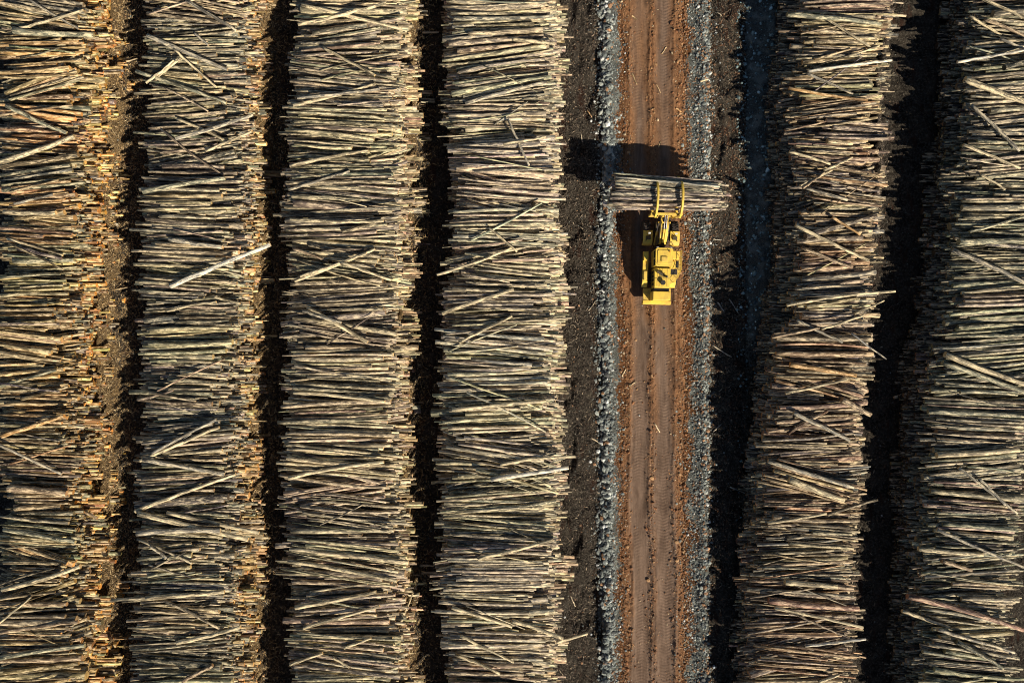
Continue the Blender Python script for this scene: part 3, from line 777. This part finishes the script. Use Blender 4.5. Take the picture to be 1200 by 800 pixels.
# ---------------------------------------------------------------- the log loader
import bmesh
LD = bpy.data.objects.new('log_loader', None); COL.objects.link(LD)
LD.location = (16.93, 9.2, 0); LD.rotation_euler = (0, 0, R(-1.6))
tag(LD, 'yellow articulated log loader carrying a log bundle up the dirt road', 'log loader')

def finish(name, bm, m, parent, bevel=.03, smooth=False):
    me = bpy.data.meshes.new(name); bmesh.ops.recalc_face_normals(bm, faces=bm.faces); bm.to_mesh(me); bm.free()
    me.materials.append(m)
    o = bpy.data.objects.new(name, me); COL.objects.link(o); o.parent = parent
    if smooth:
        for p in me.polygons: p.use_smooth = True
    if bevel:
        md = o.modifiers.new('bevel', 'BEVEL'); md.width = bevel; md.segments = 2; md.limit_method = 'ANGLE'; md.angle_limit = R(35)
        me.polygons.foreach_set('use_smooth', [True] * len(me.polygons))
        wn = o.modifiers.new('wn', 'WEIGHTED_NORMAL')
    return o
def box(bm, x0, x1, y0, y1, z0, z1, taper=None):
    vs = [bm.verts.new(v) for v in ((x0,y0,z0),(x1,y0,z0),(x1,y1,z0),(x0,y1,z0),(x0,y0,z1),(x1,y0,z1),(x1,y1,z1),(x0,y1,z1))]
    if taper:
        cx, cy = (x0 + x1) / 2, (y0 + y1) / 2
        for v in vs[4:]: v.co.x = cx + (v.co.x - cx) * taper[0]; v.co.y = cy + (v.co.y - cy) * taper[1]
    for f in ((0,3,2,1),(4,5,6,7),(0,1,5,4),(1,2,6,5),(2,3,7,6),(3,0,4,7)): bm.faces.new([vs[i] for i in f])
    return vs
def prism(bm, pts, axis, a, b):
    """extrude a 2D outline; axis 'x': pts (y,z); axis 'z': pts (x,y)"""
    def mk(p, t): return (t, p[0], p[1]) if axis == 'x' else (p[0], p[1], t)
    A = [bm.verts.new(mk(p, a)) for p in pts]; B = [bm.verts.new(mk(p, b)) for p in pts]
    bm.faces.new(A[::-1]); bm.faces.new(B)
    for i in range(len(pts)):
        j = (i + 1) % len(pts); bm.faces.new((A[i], A[j], B[j], B[i]))
def tube(bm, p, q, r, r2=None, seg=14):
    p, q = Vector(p), Vector(q); d = (q - p); u = d.normalized()
    a = u.orthogonal().normalized(); b = u.cross(a); r2 = r if r2 is None else r2
    A = [bm.verts.new(p + (a * math.cos(t) + b * math.sin(t)) * r) for t in [2 * math.pi * k / seg for k in range(seg)]]
    B = [bm.verts.new(q + (a * math.cos(t) + b * math.sin(t)) * r2) for t in [2 * math.pi * k / seg for k in range(seg)]]
    bm.faces.new(A[::-1]); bm.faces.new(B)
    for i in range(seg): j = (i + 1) % seg; bm.faces.new((A[i], A[j], B[j], B[i]))
def lathe_x(bm, prof, cx, cy, cz, seg=36):
    rings = []
    for (x, r) in prof:
        rings.append([bm.verts.new((cx + x, cy + r * math.cos(2*math.pi*k/seg), cz + r * math.sin(2*math.pi*k/seg))) for k in range(seg)])
    for a, b in zip(rings, rings[1:]):
        for i in range(seg): j = (i + 1) % seg; bm.faces.new((a[i], a[j], b[j], b[i]))
    bm.faces.new(rings[0][::-1]); bm.faces.new(rings[-1])
def B(): return bmesh.new()

WR = 1.12
for wy in (3.55, -1.75):
    for s in (-1, 1):
        w = bpy.data.objects.new('wheel', None); COL.objects.link(w); w.parent = LD; w.location = (s * 1.62, wy, WR)
        bm = B(); lathe_x(bm, [(-.40,.62),(-.42,.80),(-.38,1.0),(-.28,1.09),(0,1.11),(.28,1.09),(.38,1.0),(.42,.80),(.40,.62)], 0, 0, 0, 40)
        for k in range(22):   # lugs
            for sd in (-1, 1):
                a = 2 * math.pi * (k + (.5 if sd > 0 else 0)) / 22; n = len(bm.verts)
                vs = box(bm, min(.02 * sd, .38 * sd), max(.02 * sd, .38 * sd), -.07, .07, 1.05, 1.16)
                for v in vs:
                    v.co.y += sd * v.co.x * .25
                bmesh.ops.rotate(bm, verts=vs, cent=(0, 0, 0), matrix=Matrix.Rotation(a, 3, 'X'))
        finish('tyre', bm, M_TYRE, w, bevel=0)
        bm = B(); lathe_x(bm, [(-.36,.61),(-.30,.60),(-.12,.35),(.12,.35),(.30,.60),(.36,.61)], 0, 0, 0, 28)
        tube(bm, (-.30, 0, 0), (.34, 0, 0), .22)
        finish('rim', bm, M_YEL, w, bevel=0)
# rear frame
bm = B(); box(bm, -.62, .62, -4.5, .9, .75, 1.55); box(bm, -1.3, 1.3, -2.0, -1.5, .9, 1.3); finish('rear_frame', bm, M_DRK, LD)
bm = B(); box(bm, -.55, .55, 1.5, 4.5, .8, 1.7); box(bm, -1.3, 1.3, 3.3, 3.8, .9, 1.3)
prism(bm, [(1.7,1.6),(3.2,1.6),(3.0,2.5),(2.2,3.25),(1.8,3.2)], 'x', -.62, -.46); prism(bm, [(1.7,1.6),(3.2,1.6),(3.0,2.5),(2.2,3.25),(1.8,3.2)], 'x', .46, .62)
finish('front_frame', bm, M_DRK, LD)
bm = B(); tube(bm, (0, 1.2, .7), (0, 1.2, 1.9), .26); box(bm, -.3, .3, .85, 1.55, .95, 1.15); finish('articulation_joint', bm, M_BLK, LD, .01)
# rear counterweight deck
bm = B(); prism(bm, [(-1.75,-4.85),(1.42,-4.85),(1.42,-3.1),(-1.75,-3.1)], 'z', 1.25, 1.55); finish('rear_deck', bm, M_YEL2, LD, .04)
bm = B(); prism(bm, [(-1.78,-4.95),(1.46,-4.95),(1.46,-4.5),(-1.78,-4.5)], 'z', .85, 1.62); finish('counterweight', bm, M_YEL, LD, .06)
# radiator housing, grille, hood
bm = B(); box(bm, -1.0, 1.0, -4.6, -3.55, 1.56, 3.35, (.97, .96)); finish('radiator_housing', bm, M_YEL, LD, .07)
bm = B()
box(bm, -.86, .86, -3.545, -3.2, 1.56, 3.12)
for k in range(5): box(bm, -.84, .84, -3.52 + k * .065, -3.49 + k * .065, 3.12, 3.17)
finish('radiator_grille', bm, M_BLK, LD, 0)
bm = B(); prism(bm, [(-.88,-3.19),(.88,-3.19),(.92,-.95),(-.92,-.95)], 'z', 1.56, 3.45); hd = finish('engine_hood', bm, M_YEL, LD, .09)
bm = B(); tube(bm, (-.55, -3.0, 3.44), (-.55, -1.1, 3.44), .05); tube(bm, (.55, -3.0, 3.44), (.55, -1.1, 3.44), .05)
box(bm, -.02, .02, -3.15, -1.0, 3.44, 3.48); finish('hood_rail', bm, M_YEL2, hd, 0)
bm = B(); tube(bm, (.02, -2.62, 3.4), (.02, -2.62, 3.82), .23, .25, 20); tube(bm, (.02, -2.62, 3.8), (.02, -2.62, 3.88), .29, .27, 20); finish('air_intake', bm, M_BLK, LD, .015)
bm = B(); tube(bm, (-.62, -1.35, 3.58), (.05, -1.75, 3.65), .17, .17, 16); tube(bm, (.05, -1.75, 3.6), (.42, -2.02, 4.15), .12, .12, 14); finish('exhaust_muffler', bm, M_DRK, LD, .01)
# side platforms and rear fenders
def fender(name, x0, x1, pts, m=M_YEL):
    bm = B(); prism(bm, pts, 'x', x0, x1); return finish(name, bm, m, LD, .03)
arch = [(-3.0,1.75),(-3.05,1.9),(-2.5,2.42),(-1.0,2.46),(.95,2.44),(1.0,2.30),(.85,2.28),(-.9,2.30),(-2.4,2.26),(-2.9,1.75)]
fender('rear_fender', -2.05, -1.42, arch); fender('rear_fender', 1.0, 1.78, arch)
bm = B(); prism(bm, [(1.0,1.15),(2.1,1.05),(2.12,-1.1),(1.75,-2.0),(1.35,-2.55),(1.0,-2.7)], 'z', 2.47, 2.56); finish('walkway', bm, M_YEL2, LD, .01)
bm = B(); box(bm, -2.02, -1.5, -.1, .85, 2.455, 2.85); finish('tool_box', bm, M_YEL, LD, .05)
bm = B(); box(bm, -1.98, -1.46, -2.3, -1.2, 2.40, 2.62, (.9, .92)); finish('fuel_tank', bm, M_YEL2, LD, .06)
bm = B()
for k in range(5): box(bm, 1.75, 2.12, -1.35 - k * .3, -1.15 - k * .3, 2.25 - k * .42, 2.30 - k * .42)
tube(bm, (1.75, -1.1, 2.5), (1.75, -2.6, .45), .03, seg=8); tube(bm, (2.14, -1.1, 2.5), (2.14, -2.6, .45), .03, seg=8)
finish('ladder', bm, M_YEL, LD, 0)
bm = B()
rp = [(2.08, 1.05), (2.1, .3), (2.1, -.5), (2.08, -1.1), (1.75, -1.95), (1.35, -2.45)]
for (x, y) in rp: tube(bm, (x, y, 2.5), (x, y, 3.5), .028, seg=8)
for z in (3.0, 3.5):
    for (a, b) in zip(rp, rp[1:]): tube(bm, (*a, z), (*b, z), .028, seg=8)
finish('handrail', bm, M_YEL, LD, 0)
# cab
bm = B(); box(bm, -1.0, .78, -.82, 1.02, 1.9, 3.1); cab = finish('cab', bm, M_YEL, LD, .05)
bm = B()
for (x, y) in ((-.96,-.78),(.74,-.78),(-.96,.98),(.74,.98),(-.96,.05),(.74,.05)): box(bm, x-.05, x+.05, y-.05, y+.05, 3.1, 4.5)
finish('cab_pillar', bm, M_YEL, cab, .01)
for nm, a in (('cab_window',(-.90,.68,.955,.975,3.1,4.48)),('cab_window',(-.90,.68,-.775,-.755,3.1,4.48)),('cab_window',(-.97,-.95,-.72,.92,3.1,4.48)),('cab_window',(.73,.75,-.72,.92,3.1,4.48))):
    bm = B(); box(bm, *a); finish(nm, bm, M_GLS, cab, 0)
bm = B()
oct_ = lambda x0, x1, y0, y1, c: [(x0+c,y0),(x1-c,y0),(x1,y0+c),(x1,y1-c),(x1-c,y1),(x0+c,y1),(x0,y1-c),(x0,y0+c)]
prism(bm, oct_(-1.08, .86, -.92, 1.14, .16), 'z', 4.5, 4.68); prism(bm, oct_(-.88, .66, -.66, .9, .12), 'z', 4.68, 4.76)
finish('cab_roof', bm, M_YEL, cab, .05)
for x in (-.85, .63):
    bm = B(); box(bm, x-.12, x+.12, 1.1, 1.24, 4.42, 4.6); finish('work_light', bm, M_LAMP, cab, .02)
bm = B(); box(bm, .9, 1.95, .1, 1.1, 2.56, 2.95, (.92, .92)); box(bm, 1.0, 1.6, -.9, -.1, 2.56, 2.8); finish('battery_box', bm, M_YEL, LD, .05)
bm = B(); tube(bm, (.8, .95, 3.9), (1.35, 1.2, 3.95), .025, seg=8); box(bm, 1.25, 1.55, 1.17, 1.23, 3.6, 4.05); finish('mirror', bm, M_BLK, LD, .01)
# service details on the machine
bm = B()
for k in range(4): box(bm, .925, .945, -2.9 + k * .45, -2.6 + k * .45, 2.2, 3.1)
for k in range(4): box(bm, -.945, -.925, -2.9 + k * .45, -2.6 + k * .45, 2.2, 3.1)
for k in range(6): box(bm, -.3, .3, -1.55 - k * .09, -1.515 - k * .09, 3.452, 3.468)
finish('hood_vent', bm, M_BLK, hd, 0)
bm = B(); box(bm, -.9, .9, -2.14, -2.11, 3.452, 3.475); box(bm, -.35, -.33, -3.1, -1.0, 3.452, 3.472); finish('panel_seam', bm, M_DRK, hd, 0)
bm = B(); box(bm, -.5, .25, -.45, .15, 4.762, 4.90, (.9, .9)); finish('air_conditioner', bm, M_YEL2, cab, .03)
bm = B(); tube(bm, (.45, .7, 4.76), (.45, .7, 4.95), .07, seg=12); finish('beacon', bm, simple_mat('amber_beacon', (.8, .3, .02), .2), cab, .01)
bm = B(); tube(bm, (-.75, -.8, 4.7), (-.75, -.8, 5.5), .012, seg=6); finish('antenna', bm, M_BLK, cab, 0)
bm = B(); box(bm, 1.1, 1.85, -1.6, -.95, 2.562, 2.575); box(bm, 1.65, 2.0, -.8, .0, 2.562, 2.575); finish('anti_slip_pad', bm, M_BLK, LD, 0)
bm = B()
for x in (-.78, -.1, .55): tube(bm, (x, 1.0, 1.75), (x * .5, 1.75, 1.9), .045, seg=8)
finish('hydraulic_hose', bm, M_BLK, LD, 0)
bm = B()
for s in (-1, 1): box(bm, s * .8 - .12, s * .8 + .12, -4.97, -4.953, 1.15, 1.35)
finish('tail_light', bm, simple_mat('tail_light_red', (.5, .02, .015), .25), LD, 0)
# front fenders
af = [(1.75,1.55),(1.8,2.1),(2.2,2.38),(3.35,2.40),(3.4,2.30),(2.3,2.28),(1.95,2.0),(1.9,1.55)]
for s in (-1, 1):
    ff = fender('front_fender', *sorted((s * 1.0, s * 2.08)), af)
    bm = B(); box(bm, *sorted((s * 1.25, s * 1.75)), 2.35, 2.75, 2.40, 2.62); tube(bm, (s*1.15, 3.1, 2.40), (s*1.8, 2.2, 2.46), .05, seg=8); finish('fender_bracket', bm, M_DRK, ff, .02)
    bm = B(); tube(bm, (s * 1.5, 2.95, 2.40), (s * 1.5, 2.95, 2.95), .04, seg=8); box(bm, s*1.5-.14, s*1.5+.14, 2.9, 3.06, 2.9, 3.15); finish('headlight', bm, M_LAMP, ff, .02)
# lift arms
armp = [(1.75,2.85),(2.3,3.45),(3.6,4.05),(4.65,3.9),(4.75,3.55),(4.45,3.5),(3.6,3.55),(2.5,2.85),(2.0,2.6)]
for s in (-1, 1):
    bm = B(); prism(bm, armp, 'x', *sorted((s * .22, s * .42))); tube(bm, (s*.18, 2.05, 2.9), (s*.5, 2.05, 2.9), .18); finish('lift_arm', bm, M_YEL, LD, .03)
    cy_ = bpy.data.objects.new('lift_cylinder', None); COL.objects.link(cy_); cy_.parent = LD
    bm = B(); tube(bm, (s*.66, 1.9, 1.7), (s*.62, 3.2, 2.85), .13); finish('barrel', bm, M_YEL2, cy_, .01)
    bm = B(); tube(bm, (s*.62, 3.2, 2.85), (s*.6, 4.1, 3.65), .07); finish('rod', bm, M_CHR, cy_, 0)
bm = B(); tube(bm, (-.7, 4.1, 3.65), (.7, 4.1, 3.65), .1); box(bm, -.42, .42, 3.0, 3.35, 3.35, 3.55); finish('cross_tube', bm, M_YEL, LD, .01)
tc = bpy.data.objects.new('tilt_cylinder', None); COL.objects.link(tc); tc.parent = LD
for s in (-1, 1):
    bm = B(); tube(bm, (s*.11, 1.9, 3.35), (s*.11, 3.3, 4.15), .09); finish('barrel', bm, M_YEL, tc, .01)
    bm = B(); tube(bm, (s*.11, 3.3, 4.15), (s*.11, 4.75, 4.6), .05); finish('rod', bm, M_CHR, tc, 0)
bm = B()
for s in (-1, 1): 
    for k in range(7):
        y0, y1 = 1.8 + k * .42, 1.8 + (k + 1) * .42; zf = lambda y: 3.0 + 1.15 * math.sin(min(1, (y - 1.8) / 2.9) * 1.5)
        tube(bm, (s * .5, y0, zf(y0) + .08), (s * .5, y1, zf(y1) + .08), .035, seg=8)
finish('hydraulic_hose', bm, M_BLK, LD, 0)
# fork carriage
bm = B(); box(bm, -1.75, 1.75, 4.72, 4.98, 3.3, 3.62); box(bm, -1.75, 1.75, 4.72, 4.98, 4.6, 4.85)
for x in (-1.7, -.45, .3, 1.5): box(bm, x - .02, x + .22, 4.735, 4.965, 3.62, 4.6)
finish('fork_carriage', bm, M_YEL2, LD, .03)
FX = (-1.28, 1.42)
for x in FX:
    bm = B(); prism(bm, [(4.9,3.3),(5.1,3.38),(6.5,3.34),(8.2,3.42),(9.25,3.85),(9.3,3.75),(8.3,3.22),(6.5,3.1),(4.95,3.08)], 'x', x-.14, x+.14); finish('fork', bm, M_YEL, LD, .02)
    # clamp arm: hinged on the carriage, curving over the load
    ctr = [(4.62,4.75),(4.9,5.40),(5.5,5.86),(6.4,6.10),(7.1,6.06),(7.75,5.80),(8.25,5.35),(8.42,4.95)]
    wd = [.26,.26,.24,.22,.20,.17,.13,.05]
    up, dn = [], []
    for k, ((y, z), w) in enumerate(zip(ctr, wd)):
        a = ctr[max(0, k-1)]; b = ctr[min(len(ctr)-1, k+1)]; ty, tz = b[0]-a[0], b[1]-a[1]; n_ = math.hypot(ty, tz); ny_, nz_ = -tz/n_, ty/n_
        up.append((y + ny_*w, z + nz_*w)); dn.append((y - ny_*w, z - nz_*w))
    bm = B(); prism(bm, up + dn[::-1], 'x', x-.105, x+.105); ca = finish('clamp_arm', bm, M_YEL, LD, .02)
    bm = B(); tube(bm, (x-.17, 4.72, 4.85), (x+.17, 4.72, 4.85), .13); finish('hinge_pin', bm, M_BLK, ca, .01)
    cc = bpy.data.objects.new('clamp_cylinder', None); COL.objects.link(cc); cc.parent = LD
    bm = B(); tube(bm, (x*.62, 4.66, 3.6), (x*.80, 4.55, 4.5), .09); finish('barrel', bm, M_YEL2, cc, .01)
    bm = B(); tube(bm, (x*.80, 4.55, 4.5), (x*.97, 4.75, 5.3), .05); finish('rod', bm, M_CHR, cc, 0)

# ---------------------------------------------------------------- the logs it carries
BX, BY, BZ = 16.85, 16.35, 3.52
rows_b = [(8, 0.0), (9, .36), (10, .72), (11, 1.07), (10, 1.40), (8, 1.70)]
held = []
for k, (n, dz) in enumerate(rows_b):
    wid = [3.1, 3.5, 3.7, 3.6, 3.2, 2.5][k]
    for j in range(n):
        u = (j + .5) / n - .5 + rng.normal(0, .008); y = BY + u * wid; r = rng.uniform(.105, .20)
        z = BZ + .2 + dz + rng.normal(0, .02); z += -.05 * abs(u)
        outer = k >= 4 or j < 1 or j >= n - 1 or (k >= 3 and (j < 2 or j >= n - 2))
        xl = BX - 5.5 + rng.normal(0, .30) - (rng.uniform(.1, .9) if u < -.15 else 0); xr = BX + 6.15 + rng.normal(0, .4)
        fall = -.085 * (.55 + u) + rng.normal(0, .009)
        zt = rng.normal(0, .007) * (xr - xl)
        held.append(dict(p0=(xl, y - fall * 6.2, z - zt), p1=(xr, y + fall * 6.2, z + zt), r0=r * 1.1, r1=r * .9,
                         col=pick([((.40,.35,.28),3),((.50,.44,.35),2.5),((.28,.24,.20),2)])[0], seed=rng.random() * 50, outer=outer, y=y, k=k))
words = {5: 'crest', 4: 'second tier', 3: 'third tier'}
for l in held:
    o = build_logs('log', [l], 12, 9, jit=.04)
    k = l['k']
    same = sorted([h for h in held if h['k'] == k and h['outer']], key=lambda h: -h['y'])
    if k >= 3 and l['outer']:
        i = [h is l for h in same].index(True); n = len(same)
        word = 'uppermost' if i == 0 else 'lowest' if i == n - 1 else ['', 'second', 'third', 'fourth', 'fifth', 'sixth', 'seventh', 'eighth', 'ninth', 'tenth'][i] + ' from top'
        tag(o, f"{tone(l['col'])} log in the loader's bundle, {word} on its {words[k]}", 'log', 'logs carried by the loader')
    elif l['outer']:
        side = 'cab' if l['y'] < BY else 'front'
        tag(o, f"{['bottom','second','third'][k]} layer log on the {side} side of the loader's bundle", 'log', 'logs carried by the loader')
    else:
        tag(o, "log buried inside the bundle held by the loader", 'log', 'logs carried by the loader')

# ---------------------------------------------------------------- light, sky, camera
w = bpy.data.worlds.new('World'); scene.world = w; w.use_nodes = True
nt = w.node_tree; bg = nt.nodes['Background']; sky = nt.nodes.new('ShaderNodeTexSky'); sky.sky_type = 'NISHITA'
sky.sun_disc = False; sky.sun_elevation = R(36.8); sky.sun_rotation = R(141); sky.air_density = 1.0; sky.dust_density = .5
nt.links.new(sky.outputs[0], bg.inputs[0]); bg.inputs[1].default_value = .05
sl = bpy.data.lights.new('sun', 'SUN'); sl.energy = 5.0; sl.angle = R(.5); sl.color = (1, .885, .71)
so = bpy.data.objects.new('sun', sl); COL.objects.link(so)
so.rotation_euler = Vector((-.84, 1.04, -1.0)).to_track_quat('-Z', 'Y').to_euler(); so.location = (40, -50, 60)
cam = bpy.data.cameras.new('camera'); co = bpy.data.objects.new('camera', cam); COL.objects.link(co)
co.location = (0, 0, CAMH); co.rotation_euler = (0, 0, 0); cam.sensor_fit = 'HORIZONTAL'; cam.angle = 2 * math.atan(60 / CAMH)
cam.clip_end = 2000; scene.cycles.pixel_filter_type = 'BLACKMAN_HARRIS'; scene.cycles.filter_width = 1.05; cam.clip_start = .5
scene.camera = co
scene.view_settings.view_transform = 'Standard'; scene.view_settings.look = 'None'
scene.view_settings.exposure = 0.24; scene.view_settings.gamma = 1.0; scene.view_settings.use_curve_mapping = False
